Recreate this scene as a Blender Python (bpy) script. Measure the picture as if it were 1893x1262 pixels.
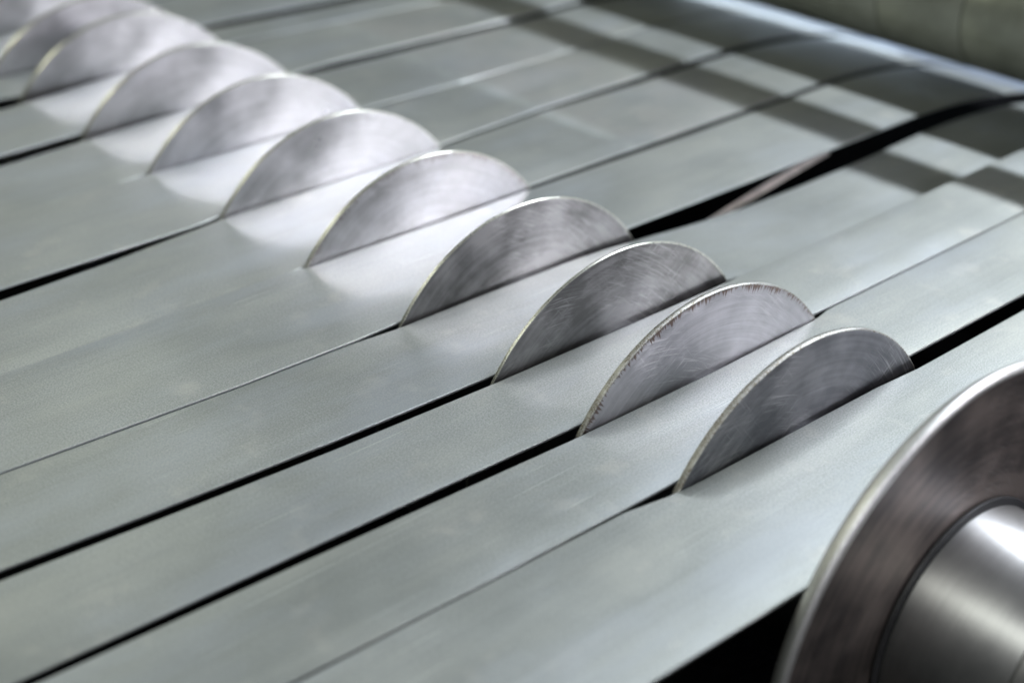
import bpy, bmesh, math, random
from mathutils import Vector, Matrix, noise as mnoise

# ------------------------------------------------------------------ set-up
sc = bpy.context.scene
for o in list(bpy.data.objects):
    bpy.data.objects.remove(o)
COL = sc.collection
S = 0.12                      # one unit of the layout = one disc radius = 0.12 m
def V3(x, y, z): return Vector((x * S, y * S, z * S))

# camera (X runs along the strips, Y along the arbor away from the camera, Z up)
cd = bpy.data.cameras.new('camera'); cam = bpy.data.objects.new('camera', cd); COL.objects.link(cam)
right = Vector((0.75550499, -0.65513175, -0.00382193))
down = Vector((-0.32431511, -0.36892216, -0.87104314))
fwd = Vector((0.56923802, 0.65931694, -0.49119166))
m = Matrix((right, -down, -fwd)).transposed().to_4x4()
m.translation = V3(-4.88937, -3.95079, 3.77761)
cam.matrix_world = m
cd.sensor_width = 36.0
cd.lens = 2854.633 / 1893 * 36.0
cd.clip_start = 0.02; cd.clip_end = 100
cd.dof.use_dof = True
cd.dof.focus_distance = 7.25 * S
cd.dof.aperture_fstop = 3.4
cd.dof.aperture_blades = 8
sc.camera = cam

# world: dim, even hall
w = bpy.data.worlds.new('World'); sc.world = w; w.use_nodes = True
bg = w.node_tree.nodes['Background']
bg.inputs['Color'].default_value = (0.80, 0.95, 0.90, 1); bg.inputs['Strength'].default_value = 0.028

def area(name, pos, target, sx, sy, watts, col, spread=180):
    ld = bpy.data.lights.new(name, 'AREA'); ld.shape = 'RECTANGLE'
    ld.size = sx * S; ld.size_y = sy * S; ld.energy = watts; ld.color = col; ld.spread = math.radians(spread)
    lo = bpy.data.objects.new(name, ld); COL.objects.link(lo)
    p = V3(*pos); d = (V3(*target) - p).normalized()
    # local Y of the lamp follows world Y as closely as possible (long tube rows along the arbor)
    z = -d; y = (Vector((0, 1, 0)) - z * z.y).normalized(); x = y.cross(z)
    mm = Matrix((x, y, z)).transposed().to_4x4(); mm.translation = p
    lo.matrix_world = mm
    return lo
# a tube row over the outlet side, a warmer row over the inlet side, a broad soft lamp behind the photographer's right
area('lamp_row_outlet', (15.5, 1.5, 17.4), (3.0, 3.0, 0), 0.65, 13, 104, (0.89, 0.955, 1.0))
area('lamp_inlet_near', (-6.8, -3.5, 9.6), (-0.5, -1.0, 0), 0.9, 18, 9.0, (0.96, 1.0, 0.88))
area('lamp_inlet_far', (-4.6, 18.0, 9.0), (-0.5, 4.0, 0), 0.7, 1.0, 7.0, (0.99, 1.0, 0.76))
area('lamp_bay', (9.4, -10.4, 6.2), (-1.2, 5.2, 0), 3.6, 4.2, 1.4, (0.97, 0.96, 1.0), 28)
area('fill_left_strips', (3.2, 15.5, 10.5), (-2.0, 1.5, 0), 5.0, 4.0, 1.9, (0.93, 1.0, 0.88))  # added fill that lifts the strips on the left, no known fixture
area('lamp_under_roller', (9.3, 7.2, -0.35), (5.0, 4.3, -0.2), 0.6, 2.8, 0.40, (0.74, 0.88, 1.0))
area('lamp_behind', (-2.5, -13.5, 5.2), (-0.6, -1.2, 0), 3.0, 3.0, 5, (0.95, 0.94, 1.0))

vs = sc.view_settings
vs.view_transform = 'Standard'; vs.look = 'None'; vs.exposure = 0; vs.gamma = 1; vs.use_curve_mapping = False
sc.render.engine = 'CYCLES'
sc.cycles.use_denoising = True
sc.cycles.max_bounces = 8
sc.cycles.glossy_bounces = 6

# ------------------------------------------------------------------ node helpers
def mat(name):
    M = bpy.data.materials.new(name); M.use_nodes = True
    nt = M.node_tree; b = nt.nodes['Principled BSDF']
    return M, nt, b
class G:
    def __init__(s, nt): s.nt = nt
    def n(s, t, **kw):
        x = s.nt.nodes.new(t)
        for k, v in kw.items(): setattr(x, k, v)
        return x
    def l(s, a, b): s.nt.links.new(a, b)
    def inp(s, sock, v):
        if v is None: return
        if hasattr(v, 'is_linked'): s.l(v, sock)
        else: sock.default_value = v
    def math(s, op, a, b=None, c=None, clamp=False):
        x = s.n('ShaderNodeMath', operation=op, use_clamp=clamp)
        s.inp(x.inputs[0], a); s.inp(x.inputs[1], b); s.inp(x.inputs[2], c)
        return x.outputs[0]
    def mapr(s, v, a, b, c, d):
        x = s.n('ShaderNodeMapRange'); s.inp(x.inputs[0], v)
        for i, q in enumerate((a, b, c, d)): x.inputs[i + 1].default_value = q
        return x.outputs[0]
    def noise(s, vec, scale=1, detail=4, rough=.55, w=None, dist=0):
        x = s.n('ShaderNodeTexNoise'); x.noise_dimensions = '4D' if w is not None else '3D'
        s.inp(x.inputs['Vector'], vec); x.inputs['Scale'].default_value = scale
        x.inputs['Detail'].default_value = detail; x.inputs['Roughness'].default_value = rough
        x.inputs['Distortion'].default_value = dist
        if w is not None: s.inp(x.inputs['W'], w)
        return x.outputs['Fac']
    def xyz(s, x=None, y=None, z=None):
        c = s.n('ShaderNodeCombineXYZ')
        for i, q in enumerate((x, y, z)): s.inp(c.inputs[i], q)
        return c.outputs[0]
    def mixc(s, f, a, b, blend='MIX'):
        x = s.n('ShaderNodeMix', data_type='RGBA', blend_type=blend)
        s.inp(x.inputs[0], f); s.inp(x.inputs[6], a); s.inp(x.inputs[7], b)
        return x.outputs[2]
    def obj(s):
        t = s.n('ShaderNodeTexCoord').outputs['Object']
        sp = s.n('ShaderNodeSeparateXYZ'); s.l(t, sp.inputs[0])
        return t, sp.outputs[0], sp.outputs[1], sp.outputs[2]
    def rnd(s, k=37.0):
        return s.math('MULTIPLY', s.n('ShaderNodeObjectInfo').outputs['Random'], k)
    def bump(s, h, strength, dist, b):
        x = s.n('ShaderNodeBump'); x.inputs['Strength'].default_value = strength
        x.inputs['Distance'].default_value = dist; s.l(h, x.inputs['Height'])
        s.l(x.outputs[0], b.inputs['Normal']); return x

def m_strip(name='cold_rolled_steel', banded=False):
    M, nt, b = mat(name); g = G(nt)
    t, x, y, z = g.obj(); r = g.rnd()
    cloud = g.noise(t, 9, 5, .6, r)                                                   # oil clouds
    long1 = g.noise(g.xyz(g.math('MULTIPLY', x, 2.2), g.math('MULTIPLY', y, 95)), 1, 5, .6, r)   # mill streaks
    long2 = g.noise(g.xyz(g.math('MULTIPLY', x, 6), g.math('MULTIPLY', y, 700)), 1, 3, .6, r)
    grain = g.noise(g.xyz(g.math('MULTIPLY', x, .7), y), 1150, 3, .8)
    spots = g.noise(t, 42, 3, .5, r)
    v = g.math('ADD', g.math('MULTIPLY', cloud, .72), g.math('MULTIPLY', long1, .28))
    c = g.mixc(g.mapr(v, .36, .64, 0, 1), (.304, .318, .312, 1), (.396, .410, .406, 1))
    c = g.mixc(g.mapr(grain, .42, .58, 0, 1), c, g.mixc(.55, c, (.13, .15, .145, 1)))
    c = g.mixc(g.mapr(long2, .42, .60, 0, .10), c, g.mixc(.5, c, (.62, .64, .64, 1)))
    c = g.mixc(g.mapr(spots, .60, .78, 0, .35), c, (.52, .49, .46, 1))
    # faint cool and warm oil tints, drawn out along the run
    tint = g.noise(g.xyz(g.math('MULTIPLY', x, 7), g.math('MULTIPLY', y, 20)), 1, 4, .6, g.math('ADD', r, 5.1))
    c = g.mixc(g.mapr(tint, .50, .66, 0, .45), c, (.36, .385, .43, 1))
    c = g.mixc(g.mapr(tint, .48, .34, 0, .35), c, (.40, .405, .375, 1))
    # thin bright scratches along the run
    scr = g.noise(g.xyz(g.math('MULTIPLY', x, 9), g.math('MULTIPLY', y, 1500)), 1, 1, .5, r)
    sm = g.math('MULTIPLY', g.mapr(scr, .68, .72, 0, 1), g.mapr(g.noise(t, 25, 2, .5, r), .52, .6, 0, 1))
    c = g.mixc(g.math('MULTIPLY', sm, .5), c, (.75, .77, .77, 1))
    if banded:
        # blotchy warm-grey band with a pale edge line across the strip
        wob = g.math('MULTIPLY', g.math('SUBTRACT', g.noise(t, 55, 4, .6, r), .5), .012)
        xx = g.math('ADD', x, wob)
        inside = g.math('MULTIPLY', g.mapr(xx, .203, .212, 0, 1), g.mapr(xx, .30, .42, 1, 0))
        edge_line = g.math('MULTIPLY', g.mapr(xx, .196, .206, 0, 1), g.mapr(xx, .208, .219, 1, 0))
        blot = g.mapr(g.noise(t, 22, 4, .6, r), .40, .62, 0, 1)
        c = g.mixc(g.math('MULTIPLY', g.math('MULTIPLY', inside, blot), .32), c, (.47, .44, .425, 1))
        c = g.mixc(g.math('MULTIPLY', g.math('MULTIPLY', edge_line, blot), .42), c, (.60, .64, .66, 1))
    # dark specks
    sp = g.noise(t, 330, 1, .5, r)
    c = g.mixc(g.mapr(sp, .80, .83, 0, .6), c, (.10, .10, .10, 1))
    g.l(c, b.inputs['Base Color'])
    b.inputs['Metallic'].default_value = .6
    ro = g.math('ADD', g.mapr(cloud, .3, .7, .42, .5), g.mapr(long1, .3, .7, -.01, .02))
    g.l(ro, b.inputs['Roughness'])
    b.inputs['Coat Weight'].default_value = .30
    b.inputs['Coat Roughness'].default_value = .11
    b.inputs['Coat IOR'].default_value = 1.45
    h = g.math('ADD', g.math('MULTIPLY', grain, .6), g.math('MULTIPLY', long2, .06))
    g.bump(h, .16, .0004, b)
    return M
def m_edge():
    M, nt, b = mat('sheared_edge'); g = G(nt)
    t, x, y, z = g.obj()
    n = g.noise(g.xyz(g.math('MULTIPLY', x, 300), y, g.math('MULTIPLY', z, 3000)), 1, 3, .6)
    g.l(g.mixc(g.mapr(n, .3, .7, 0, 1), (.20, .215, .225, 1), (.42, .44, .46, 1)), b.inputs['Base Color'])
    b.inputs['Metallic'].default_value = .8; b.inputs['Roughness'].default_value = .45
    g.bump(n, .2, .0003, b)
    return M
def m_disc(name, dark, light, ro_lo, ro_hi, swirl, stain=0.0, aniso=.55):
    M, nt, b = mat(name); g = G(nt)
    t, x, y, z = g.obj(); r = g.rnd(91)
    rad = g.math('SQRT', g.math('ADD', g.math('MULTIPLY', x, x), g.math('MULTIPLY', z, z)))
    ang = g.math('ARCTAN2', x, z)                       # seam at the bottom, under the strips
    ring = g.noise(g.xyz(g.math('MULTIPLY', rad, 1300), g.math('MULTIPLY', ang, 3.0)), 1, 4, .65, r)
    ringw = g.noise(g.xyz(g.math('MULTIPLY', rad, 260), g.math('MULTIPLY', ang, 1.2)), 1, 3, .6, r)
    cloud = g.noise(t, 22, 5, .6, r)
    # grinding swirl about an off-centre point
    dx = g.math('ADD', x, .055); dz = g.math('ADD', z, .02)
    r2 = g.math('SQRT', g.math('ADD', g.math('MULTIPLY', dx, dx), g.math('MULTIPLY', dz, dz)))
    a2 = g.math('ARCTAN2', dx, dz)
    sw = g.noise(g.xyz(g.math('MULTIPLY', r2, 950), g.math('MULTIPLY', a2, 6)), 1, 3, .6, r)
    u = g.math('ADD', g.math('MULTIPLY', x, .8), g.math('MULTIPLY', z, .6)); v = g.math('SUBTRACT', g.math('MULTIPLY', z, .8), g.math('MULTIPLY', x, .6))
    cr = g.noise(g.xyz(g.math('MULTIPLY', u, 40), g.math('MULTIPLY', v, 1100)), 1, 2, .6, r)
    cr2 = g.noise(g.xyz(g.math('MULTIPLY', u, 1000), g.math('MULTIPLY', v, 35)), 1, 2, .6, r)
    patch = g.mapr(g.noise(t, 16, 2, .5, g.math('ADD', r, 3.3)), .42, .58, 0, 1)
    scratch = g.math('MAXIMUM', g.mapr(sw, .54, .66, 0, 1), g.math('MAXIMUM', g.mapr(cr, .60, .70, 0, .9), g.mapr(cr2, .62, .72, 0, .8)))
    scratch = g.math('MULTIPLY', g.math('MULTIPLY', scratch, patch), swirl)
    c = g.mixc(g.mapr(g.math('ADD', g.math('MULTIPLY', cloud, .7), g.math('MULTIPLY', ringw, .3)),   .42, .58, 0, 1), dark, light)
    c = g.mixc(g.mapr(ring, .35, .65, 0, .35), c, g.mixc(.5, c, (.16, .16, .17, 1)))
    c = g.mixc(g.math('MULTIPLY', scratch, .4), c, (.80, .80, .82, 1))
    if stain:
        # brown burr residue with ragged radial teeth just inside the rim
        teeth = g.noise(g.xyz(g.math('MULTIPLY', ang, 85), g.math('MULTIPLY', rad, 20)), 1, 2, .6, r)
        edge = g.math('ADD', g.math('SUBTRACT', rad, .1166), g.math('MULTIPLY', g.math('SUBTRACT', teeth, .5), .017))
        edge = g.math('ADD', edge, g.math('MULTIPLY', g.math('SUBTRACT', g.noise(g.xyz(g.math('MULTIPLY', ang, 6)), 1, 3, .6, r), .5), .012))
        c = g.mixc(g.math('MULTIPLY', g.mapr(edge, 0.0, .0022, 0, 1), stain), c, (.16, .105, .085, 1))
    g.l(c, b.inputs['Base Color'])
    b.inputs['Metallic'].default_value = .92
    g.l(g.math('ADD', g.mapr(cloud, .3, .7, ro_lo, ro_hi), g.math('MULTIPLY', scratch, .15)), b.inputs['Roughness'])
    b.inputs['Anisotropic'].default_value = aniso; b.inputs['Anisotropic Rotation'].default_value = .25
    tn = g.n('ShaderNodeTangent', direction_type='RADIAL', axis='Y'); g.l(tn.outputs[0], b.inputs['Tangent'])
    hh = g.math('ADD', g.math('MULTIPLY', ring, .5), g.math('MULTIPLY', scratch, .6))
    g.bump(hh, .22, .0003, b)
    return M
def m_rim(name, base, rough, worn):
    M, nt, b = mat(name); g = G(nt)
    t, x, y, z = g.obj(); r = g.rnd(53)
    ang = g.math('ARCTAN2', x, z)
    n1 = g.noise(g.xyz(g.math('MULTIPLY', ang, 130), g.math('MULTIPLY', y, 1500)), 1, 5, .7, r)
    n2 = g.noise(g.xyz(g.math('MULTIPLY', ang, 9), g.math('MULTIPLY', y, 200)), 1, 3, .6, r)
    c = g.mixc(g.math('MULTIPLY', g.mapr(n1, .47, .58, 0, 1), worn), base, (.20, .17, .13, 1))
    c = g.mixc(g.mapr(n2, .5, .75, 0, .5), c, (.80, .80, .76, 1))
    g.l(c, b.inputs['Base Color']); b.inputs['Metallic'].default_value = .9
    g.l(g.mapr(n1, .3, .7, rough, rough + .2), b.inputs['Roughness'])
    g.bump(n1, .5 * worn + .05, .0006, b)
    return M
def m_turned(name, dark, light, lo, hi, metal=.95, aniso=0):
    M, nt, b = mat(name); g = G(nt)
    t, x, y, z = g.obj(); r = g.rnd(17)
    ang = g.math('ARCTAN2', x, z)
    n1 = g.noise(g.xyz(g.math('MULTIPLY', ang, 2), g.math('MULTIPLY', y, 1700)), 1, 4, .65, r)
    cl = g.noise(t, 26, 5, .6, r)
    c = g.mixc(g.mapr(cl, .35, .65, 0, 1), dark, light)
    c = g.mixc(g.mapr(n1, .35, .65, 0, .4), c, g.mixc(.5, c, (.12, .12, .13, 1)))
    b.inputs['Anisotropic'].default_value = aniso; b.inputs['Anisotropic Rotation'].default_value = .25
    if aniso:
        tn = g.n('ShaderNodeTangent', direction_type='RADIAL', axis='Y'); g.l(tn.outputs[0], b.inputs['Tangent'])
    g.l(c, b.inputs['Base Color']); b.inputs['Metallic'].default_value = metal
    g.l(g.mapr(cl, .3, .7, lo, hi), b.inputs['Roughness'])
    g.bump(n1, .15, .0003, b)
    return M
def m_plain(name, col, metallic, rough, spread=.25, scale=40):
    M, nt, b = mat(name); g = G(nt)
    t, x, y, z = g.obj()
    n = g.noise(t, scale, 5, .6, g.rnd())
    d = tuple(q * (1 - spread) for q in col[:3]) + (1,); u = tuple(min(1, q * (1 + spread)) for q in col[:3]) + (1,)
    g.l(g.mixc(g.mapr(n, .3, .7, 0, 1), d, u), b.inputs['Base Color'])
    b.inputs['Metallic'].default_value = metallic
    g.l(g.mapr(n, .3, .7, rough - .06, rough + .08), b.inputs['Roughness'])
    return M

STRIP, EDGE = m_strip(), m_edge()
STRIP_BANDED = m_strip('cold_rolled_steel_banded', True)
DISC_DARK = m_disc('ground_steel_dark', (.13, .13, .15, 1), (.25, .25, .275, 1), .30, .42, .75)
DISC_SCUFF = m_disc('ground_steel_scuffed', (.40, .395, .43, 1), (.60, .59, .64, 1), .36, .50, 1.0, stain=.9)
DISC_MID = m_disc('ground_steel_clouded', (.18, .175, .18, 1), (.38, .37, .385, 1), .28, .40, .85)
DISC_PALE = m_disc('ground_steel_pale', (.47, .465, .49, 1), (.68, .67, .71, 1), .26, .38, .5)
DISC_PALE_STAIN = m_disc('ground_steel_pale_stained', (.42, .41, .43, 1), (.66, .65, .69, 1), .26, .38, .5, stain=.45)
FLANGE = m_disc('flange_steel', (.13, .114, .114, 1), (.29, .245, .23, 1), .42, .55, .3, aniso=.1)
RIM_WORN = m_rim('rim_worn', (.44, .44, .445, 1), .34, 1.0)
RIM_PLAIN = m_rim('rim_plain', (.66, .66, .60, 1), .19, .35)
RIM_FLANGE = m_rim('rim_flange', (.80, .80, .82, 1), .34, .3)
SLEEVE = m_turned('turned_steel', (.54, .54, .56, 1), (.70, .70, .71, 1), .48, .56, aniso=.85)
SLEEVE_DULL = m_turned('turned_steel_dull', (.16, .16, .17, 1), (.28, .28, .28, 1), .35, .5)
DARKSTEEL = m_plain('dark_steel', (.05, .05, .055), .6, .5)
ROLLER = m_turned('olive_roller_face', (.30, .32, .275, 1), (.43, .45, .40, 1), .30, .42, .45)
GROOVE = m_plain('roller_groove', (.035, .04, .03), .2, .6)
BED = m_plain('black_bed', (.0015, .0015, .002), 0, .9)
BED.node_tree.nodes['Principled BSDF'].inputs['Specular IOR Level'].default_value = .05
RIBBON = m_plain('pale_trim', (.80, .74, .72), .2, .45)
BAR = m_plain('painted_bar', (.10, .11, .10), .2, .5)
BLUE = m_plain('blue_paint', (.05, .16, .48), .1, .4)

# ------------------------------------------------------------------ mesh helpers
def link(name, verts, faces, mats, parent=None, origin=(0, 0, 0), smooth=True, fm=None, angle=30):
    me = bpy.data.meshes.new(name)
    o0 = Vector(origin)
    me.from_pydata([tuple((Vector(v) - o0) * S) for v in verts], [], faces)
    for M in (mats if isinstance(mats, (list, tuple)) else [mats]): me.materials.append(M)
    if fm:
        for i, k in enumerate(fm): me.polygons[i].material_index = k
    bm = bmesh.new(); bm.from_mesh(me); bmesh.ops.recalc_face_normals(bm, faces=bm.faces); bm.to_mesh(me); bm.free()
    if smooth:
        me.polygons.foreach_set('use_smooth', [True] * len(me.polygons))
        me.set_sharp_from_angle(angle=math.radians(angle))
    me.update()
    ob = bpy.data.objects.new(name, me); COL.objects.link(ob)
    if parent:
        ob.parent = parent; ob.location = o0 * S - parent.location
    else: ob.location = o0 * S
    return ob
def tag(o, label=None, cat=None, group=None, kind=None):
    if label: o['label'] = label
    if cat: o['category'] = cat
    if group: o['group'] = group
    if kind: o['kind'] = kind
    return o
def revolve(profile, xc, zc, n=180):
    """profile: closed loop of (radius, y); turned about the Y axis through (xc, zc)."""
    vs, fs = [], []
    k = len(profile)
    for i in range(n):
        a = 2 * math.pi * i / n
        for (r, y) in profile: vs.append((xc + r * math.sin(a), y, zc + r * math.cos(a)))
    for i in range(n):
        j = (i + 1) % n
        for q in range(k):
            p = (q + 1) % k
            fs.append((i * k + q, i * k + p, j * k + p, j * k + q))
    return vs, fs
def interp(pts, x):
    if x <= pts[0][0]: return pts[0][1]
    for (a, u), (b, v) in zip(pts, pts[1:]):
        if x <= b:
            t = (x - a) / (b - a)
            return u + (v - u) * t
    return pts[-1][1]

# ------------------------------------------------------------------ setting
HC = -0.58163                 # arbor axis height: the strips ride on the spacer sleeves
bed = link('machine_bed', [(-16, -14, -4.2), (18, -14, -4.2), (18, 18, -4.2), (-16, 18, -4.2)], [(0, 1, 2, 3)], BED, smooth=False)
tag(bed, kind='structure')

# ------------------------------------------------------------------ strips
TH = 0.013
DY = [-1.219, -.320, .283, .897, 1.628, 2.483, 3.345, 4.199, 5.043, 5.946, 6.475, 7.40]
DT = [.075, .030, .028, .013, .014, .022, .024, .026, .030, .034, .036, .036]

def build_strip(k, near, far, zpts, label, seed):
    rng = random.Random(seed)
    xs = []
    x = -6.0
    while x < 6.6:
        xs.append(x); x += .07 if -4 < x < 5.2 else .15
    NC = 10; bv = .004
    ph = [rng.uniform(0, 6.28) for _ in range(6)]
    am = rng.uniform(.6, 1.2)
    rows = []
    for x in xs:
        yn, yf = interp(near, x), interp(far, x)
        z = interp(zpts, x)
        if x > 3.45: z -= .074 * (min(x, 4.9) - 3.45) ** 2 + .29 * max(0, x - 4.9)
        row = []
        for i in range(NC + 1):
            t = i / NC
            y = yn + bv + (yf - yn - 2 * bv) * t
            wv = 0.0012 * am * (math.sin(1.3 * x + ph[0] + 2.1 * t) + .6 * math.sin(2.7 * x + ph[1] - 3 * t) + .5 * math.sin(.9 * x + ph[2]) * (2 * t - 1))
            crown = -.004 * (2 * t - 1) ** 4
            row.append((x, y, z + wv + crown))
        a, c = row[0], row[-1]
        row.append((x, c[1] + bv, c[2] - bv)); row.append((x, c[1] + bv, c[2] - TH))
        row.append((x, a[1] - bv, a[2] - TH)); row.append((x, a[1] - bv, a[2] - bv))
        rows.append(row)
    K = len(rows[0]); vs = [v for r in rows for v in r]; fs = []; fm = []
    for i in range(len(rows) - 1):
        for q in range(K):
            p = (q + 1) % K
            fs.append((i * K + q, i * K + p, (i + 1) * K + p, (i + 1) * K + q))
            fm.append(0 if (q <= NC or q in (NC + 2, K - 1)) else 1)
    fs.append(tuple(range(K))); fm.append(1)
    fs.append(tuple((len(rows) - 1) * K + q for q in range(K))); fm.append(1)
    ym = (interp(near, 0) + interp(far, 0)) / 2
    o = link('steel_strip', vs, fs, [STRIP_BANDED if 5 <= k <= 8 else STRIP, EDGE], origin=(0, ym, 0), fm=fm, angle=25)
    return tag(o, label, 'steel strip', 'slit steel strips running side by side over the arbor')

flat = [(-6, 0), (6, 0)]
strips = [
 # near edge, far edge, height, label
 ([(-6, -1.06), (-1.77, -1.081), (-.9, -1.098), (6, -1.10)],
  [(-6, -.21), (-2.75, -.243), (-1.86, -.262), (-1.1, -.276), (-.86, -.318), (-.7, -.328), (0, -.336), (.5, -.345), (.8, -.366), (6, -.368)], flat,
  'nearest grey steel strip, its free edge passing behind the big flange'),
 ([(-6, -.17), (-2.75, -.226), (-1.86, -.250), (-1.1, -.262), (-.8, -.262), (.9, -.262), (6, -.265)],
  [(-6, .48), (-3.43, .372), (-.87, .270), (0, .262), (.82, .280), (.95, .310), (6, .305)], [(-6, .002), (-.9, 0), (6, -.006)],
  'steel strip between the nearest thin disc and the brown-edged disc'),
 ([(-6, .52), (-3.54, .424), (-.82, .345), (0, .335), (.9, .318), (6, .308)],
  [(-6, 1.2), (-3.26, 1.006), (-2.6, .958), (-1.74, .908), (-.84, .876), (0, .865), (.8, .855), (2.5, .850), (6, .86)], [(-6, .006), (-.5, 0), (.9, .002), (2.5, .004), (6, 0)],
  'steel strip between the brown-edged disc and the dark scratched disc'),
 ([(-6, 1.27), (-3.23, 1.076), (-2.6, 1.024), (-1.7, .972), (-.78, .943), (.2, .93), (.85, .914), (1.05, .888), (1.6, .885), (6, .90)],
  [(-6, 1.80), (-2.94, 1.706), (-1.77, 1.644), (-1.1, 1.630), (-.85, 1.606), (.4, 1.600), (.8, 1.585), (6, 1.58)], [(-6, 0), (-.2, 0), (.3, -.004), (.6, -.014), (.9, -.036), (1.2, -.066), (1.5, -.090), (1.8, -.104), (2.2, -.112), (2.7, -.112), (3.1, -.104), (3.6, -.088), (4.5, -.065), (6, -.05)],
  'steel strip that sags lower than its neighbours beside the wide black gap'),
 ([(-6, 1.83), (-2.94, 1.710), (-1.77, 1.651), (-1.1, 1.642), (-.82, 1.655), (.9, 1.690), (2, 1.675), (3, 1.668), (6, 1.64)],
  [(-6, 2.53), (-2, 2.492), (-.95, 2.497), (-.8, 2.476), (0, 2.468), (.8, 2.468), (2.1, 2.440), (6, 2.42)], [(-6, .006), (-1.2, .008), (-.8, .004), (0, 0), (6, 0)],
  'steel strip just beyond the wide black gap, fifth from the flange'),
 ([(-6, 2.525), (-2, 2.488), (-.95, 2.490), (-.8, 2.508), (.84, 2.512), (2.1, 2.505), (6, 2.50)],
  [(-6, 3.10), (-2.24, 3.225), (-1.6, 3.252), (-.95, 3.312), (-.8, 3.330), (0, 3.335), (.8, 3.34), (1.75, 3.385), (2.6, 3.345), (6, 3.30)], [(-6, .002), (6, .001)],
  'steel strip with no visible gap to the strip in front, sixth from the flange'),
 ([(-6, 3.36), (-2.19, 3.332), (-1.57, 3.328), (-1.0, 3.345), (-.8, 3.378), (.8, 3.385), (1.75, 3.432), (6, 3.42)],
  [(-6, 4.21), (-1.4, 4.205), (-.9, 4.193), (0, 4.18), (.8, 4.192), (1.7, 4.165), (6, 4.15)], [(-6, .016), (-1.4, .012), (-.9, .004), (0, 0), (1.5, .002), (6, .002)],
  'steel strip between the sixth and seventh thin discs, seventh from the flange'),
 ([(-6, 4.20), (-1.4, 4.198), (-1, 4.206), (-.8, 4.232), (.85, 4.245), (1.7, 4.205), (6, 4.19)],
  [(-6, 4.80), (-1.44, 4.925), (-.86, 4.970), (0, 5.03), (.82, 5.038), (.95, 5.055), (2.75, 4.965), (6, 4.93)], [(-6, 0), (6, -.006)],
  'steel strip crossed by the pale raised edge in the blurred background, eighth from the flange'),
 ([(-6, 5.15), (-1.39, 5.075), (-.83, 5.085), (.94, 5.09), (2.87, 4.985), (6, 4.96)],
  [(-6, 5.80), (-1.0, 5.83), (-.83, 5.84), (0, 5.93), (.95, 5.90), (2.95, 5.67), (6, 5.5)], [(-6, 0), (.5, .01), (1.2, .035), (6, .03)],
  'blurred steel strip before the thick far black gap, ninth from the flange'),
 ([(-6, 6.2), (-.94, 6.06), (-.77, 6.0), (.95, 6.03), (2.95, 5.78), (6, 5.65)],
  [(-6, 6.44), (-.8, 6.455), (.8, 6.44), (1.03, 6.39), (2.13, 6.27), (6, 6.0)], flat,
  'narrow blurred steel strip between the two farthest whole discs'),
 ([(-6, 6.53), (-.8, 6.525), (1.03, 6.545), (2.13, 6.43), (6, 6.2)],
  [(-6, 7.36), (.9, 7.38), (6, 7.2)], flat,
  'blurred steel strip at the top edge behind the far black gap'),
 ([(-6, 7.46), (.9, 7.45), (6, 7.3)], [(-6, 8.6), (6, 8.6)], flat,
  'farthest blurred steel strip in the top left corner'),
]
for k, (a, b_, zp, lab) in enumerate(strips):
    build_strip(k, a, b_, zp, lab, 11 + k * 7)

# narrow trim ribbon slanting under the wide black gap
p0, p1 = Vector((1.36, 1.667, -.20)), Vector((3.0, 1.954, -.20))
d = (p1 - p0).normalized(); sd = Vector((-d.y, d.x, 0)) * .022
rv, rf = [], []
for i in range(13):
    t = i / 12; c = p0.lerp(p1, t) + Vector((0, 0, .012 * math.sin(3.1 * t)))
    for s1, s2 in ((-1, 0), (1, 0), (1, -.012), (-1, -.012)):
        q = c + sd * s1; rv.append((q.x, q.y, q.z + s2 + .006 * s1))
for i in range(12):
    for q in range(4):
        rf.append((i * 4 + q, i * 4 + (q + 1) % 4, i * 4 + 4 + (q + 1) % 4, i * 4 + 4 + q))
rf += [(0, 1, 2, 3), (51, 50, 49, 48)]
tag(link('trim_ribbon', rv, rf, RIBBON, origin=tuple(p0)), 'narrow pale steel trim ribbon slanting across the wide black gap', 'trim ribbon')

# ------------------------------------------------------------------ arbor with spacer sleeves
arbor = bpy.data.objects.new('slitter_arbor', None); COL.objects.link(arbor); arbor.location = V3(0, -1.2, HC)
tag(arbor, 'bare steel arbor with a shiny spacer sleeve in front of the big flange', 'arbor')
vs_, fs_ = revolve([(.30, -4.2), (.36, -4.18), (.36, 9.0), (.30, 9.02)], 0, HC, 64)
fs_ += [tuple(i * 4 for i in range(64)), tuple(i * 4 + 3 for i in range(64))]
link('shaft', vs_, fs_, DARKSTEEL, arbor, origin=(0, -1.2, HC))
def sleeve(y0, y1, r=.560, mt=SLEEVE, nm='spacer_sleeve'):
    c = .012
    pr = [(.362, y0), (r - c, y0), (r - c * .3, y0 + c * .3), (r, y0 + c), (r, y1 - c), (r - c * .3, y1 - c * .3), (r - c, y1), (.362, y1)]
    v, f = revolve(pr, 0, HC, 144)
    return link(nm, v, f, mt, arbor, origin=(0, (y0 + y1) / 2, HC), angle=40)
sleeve(-1.765, -1.2425)
sleeve(-1.2420, -1.2195, r=.592, mt=DARKSTEEL, nm='shoulder_ring')
sleeve(-2.60, -1.772, r=.566)
for i in range(len(DY) - 1):
    sleeve(DY[i] + DT[i] + .001, DY[i + 1] - .001, mt=SLEEVE_DULL)

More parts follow.
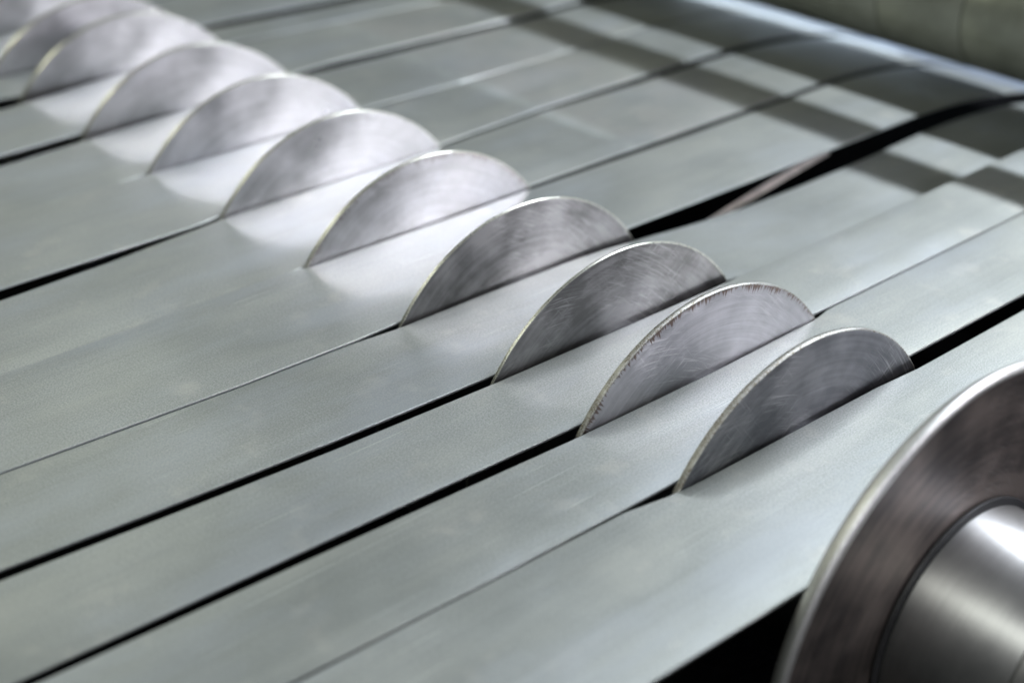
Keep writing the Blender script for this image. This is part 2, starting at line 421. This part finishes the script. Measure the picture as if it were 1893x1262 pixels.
# ------------------------------------------------------------------ separator discs
def disc(i, R, matl, rim, label, far_r=None):
    y0, th = DY[i], DT[i]
    fr = far_r or R
    b = .004
    bi = .030 if i == 0 else .006
    pr = [(.365, y0), (R - bi, y0), (fr - .006, y0 + th), (.365, y0 + th)]
    v, f = revolve(pr, 0, HC, 220)
    nm = 'flange_disc' if i == 0 else 'separator_disc'
    o = link(nm, v, f, matl, origin=(0, y0 + th / 2, HC), angle=30)
    tag(o, label, 'flange' if i == 0 else 'separator disc', None if i == 0 else 'separator discs on the arbor')
    e = .0012
    if i == 0:
        pr = [(R - .034, y0 - e), (R - .024, y0 - e - .001), (R - .004, y0 + .007), (R, y0 + .014), (R - .004, y0 + th * .5), (fr + .004, y0 + th - .012), (fr - .008, y0 + th + e), (fr - .016, y0 + th + e)]
    else:
        c3 = min(.003, th * .2)
        pr = [(R - .008, y0 - e * .6), (R - c3, y0 - e * .6), (R, y0 + c3), (R, y0 + th - c3), (R - c3, y0 + th + e), (R - .008, y0 + th + e)]
    v, f = revolve(pr, 0, HC, 260)
    link('rim', v, f, rim, o, origin=(0, y0 + th / 2, HC), angle=50)
    return o
disc(0, 1.212, FLANGE, RIM_FLANGE, 'large dark flange disc with bright rim beside the shiny sleeve', far_r=1.178)
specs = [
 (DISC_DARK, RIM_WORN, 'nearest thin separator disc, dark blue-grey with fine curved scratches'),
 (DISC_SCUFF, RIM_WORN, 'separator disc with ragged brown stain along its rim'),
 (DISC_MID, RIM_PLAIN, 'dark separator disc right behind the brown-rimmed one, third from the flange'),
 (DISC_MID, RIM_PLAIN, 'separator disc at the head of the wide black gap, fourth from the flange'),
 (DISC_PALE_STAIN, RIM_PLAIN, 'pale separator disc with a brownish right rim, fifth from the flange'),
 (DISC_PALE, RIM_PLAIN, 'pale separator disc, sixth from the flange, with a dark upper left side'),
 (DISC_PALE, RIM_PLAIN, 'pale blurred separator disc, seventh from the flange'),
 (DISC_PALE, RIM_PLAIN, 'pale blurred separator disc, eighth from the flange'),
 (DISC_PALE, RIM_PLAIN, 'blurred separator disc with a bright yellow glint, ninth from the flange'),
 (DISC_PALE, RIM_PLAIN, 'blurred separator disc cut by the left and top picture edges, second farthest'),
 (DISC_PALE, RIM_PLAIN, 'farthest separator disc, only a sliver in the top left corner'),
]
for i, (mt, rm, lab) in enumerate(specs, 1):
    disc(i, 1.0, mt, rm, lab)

# ------------------------------------------------------------------ hold-down roller and guide bar across the outlet
XR, ZR, RR = 4.47, .54, .445
roller = bpy.data.objects.new('hold_down_roller', None); COL.objects.link(roller); roller.location = V3(XR, 3, ZR)
tag(roller, 'olive grey hold-down roller across the strips at the top right', 'roller')
cuts = [-3.0, -.6, 1.0, 1.735, 2.435, 3.9, 5.4, 7.0, 8.6]
for a, b_ in zip(cuts, cuts[1:]):
    g_ = .005; c = .012
    pr = [(.2, a + g_), (RR - c, a + g_), (RR - c * .3, a + g_ + c * .3), (RR, a + g_ + c), (RR, b_ - g_ - c), (RR - c * .3, b_ - g_ - c * .3), (RR - c, b_ - g_), (.2, b_ - g_)]
    v, f = revolve(pr, XR, ZR, 120)
    link('roller_sleeve', v, f, ROLLER, roller, origin=(XR, (a + b_) / 2, ZR), angle=40)
v, f = revolve([(.12, -3.3), (RR - .03, -3.02), (RR - .03, 8.62), (.12, 8.9)], XR, ZR, 80)
f += [tuple(i * 4 for i in range(80)), tuple(i * 4 + 3 for i in range(80))]
link('roller_core', v, f, GROOVE, roller, origin=(XR, 3, ZR))

v, f = revolve([(.10, -3.3), (.15, -3.25), (.15, 8.9), (.10, 8.95)], 4.28, 1.80, 48)
f += [tuple(i * 4 for i in range(48)), tuple(i * 4 + 3 for i in range(48))]
tag(link('guide_bar', v, f, BAR, origin=(4.28, 3, 1.80)), 'grey guide bar above the strips that throws the narrow shadow band', 'guide bar')

# blue-painted housing behind the roller, seen in the sheen of the strips where they dip
hv = []
for y in (3.6, 11.5):
    hv += [(7.2, y, -2.2), (11.5, y, -0.3), (12.4, y, -0.3), (12.4, y, -2.2)]
hf = [(0, 1, 5, 4), (1, 2, 6, 5), (2, 3, 7, 6), (3, 0, 4, 7), (0, 1, 2, 3), (4, 5, 6, 7)]
tag(link('machine_housing', hv, hf, BLUE, origin=(9, 7.5, -2.2), smooth=False), 'blue painted machine housing glimpsed behind the roller', 'housing')

# added black sheet under the outlet side, hides the housing and keeps gaps dark
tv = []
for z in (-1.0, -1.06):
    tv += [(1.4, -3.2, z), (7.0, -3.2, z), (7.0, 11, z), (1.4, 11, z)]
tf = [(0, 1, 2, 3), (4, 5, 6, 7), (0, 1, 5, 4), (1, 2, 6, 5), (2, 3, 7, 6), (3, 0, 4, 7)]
tag(link('dark_backing', tv, tf, BED, origin=(4, 3, -1.06), smooth=False), 'added black sheet in the dark under the strips, seen through the wide gap', 'tray')  # added backing sheet, the machine has no known tray here
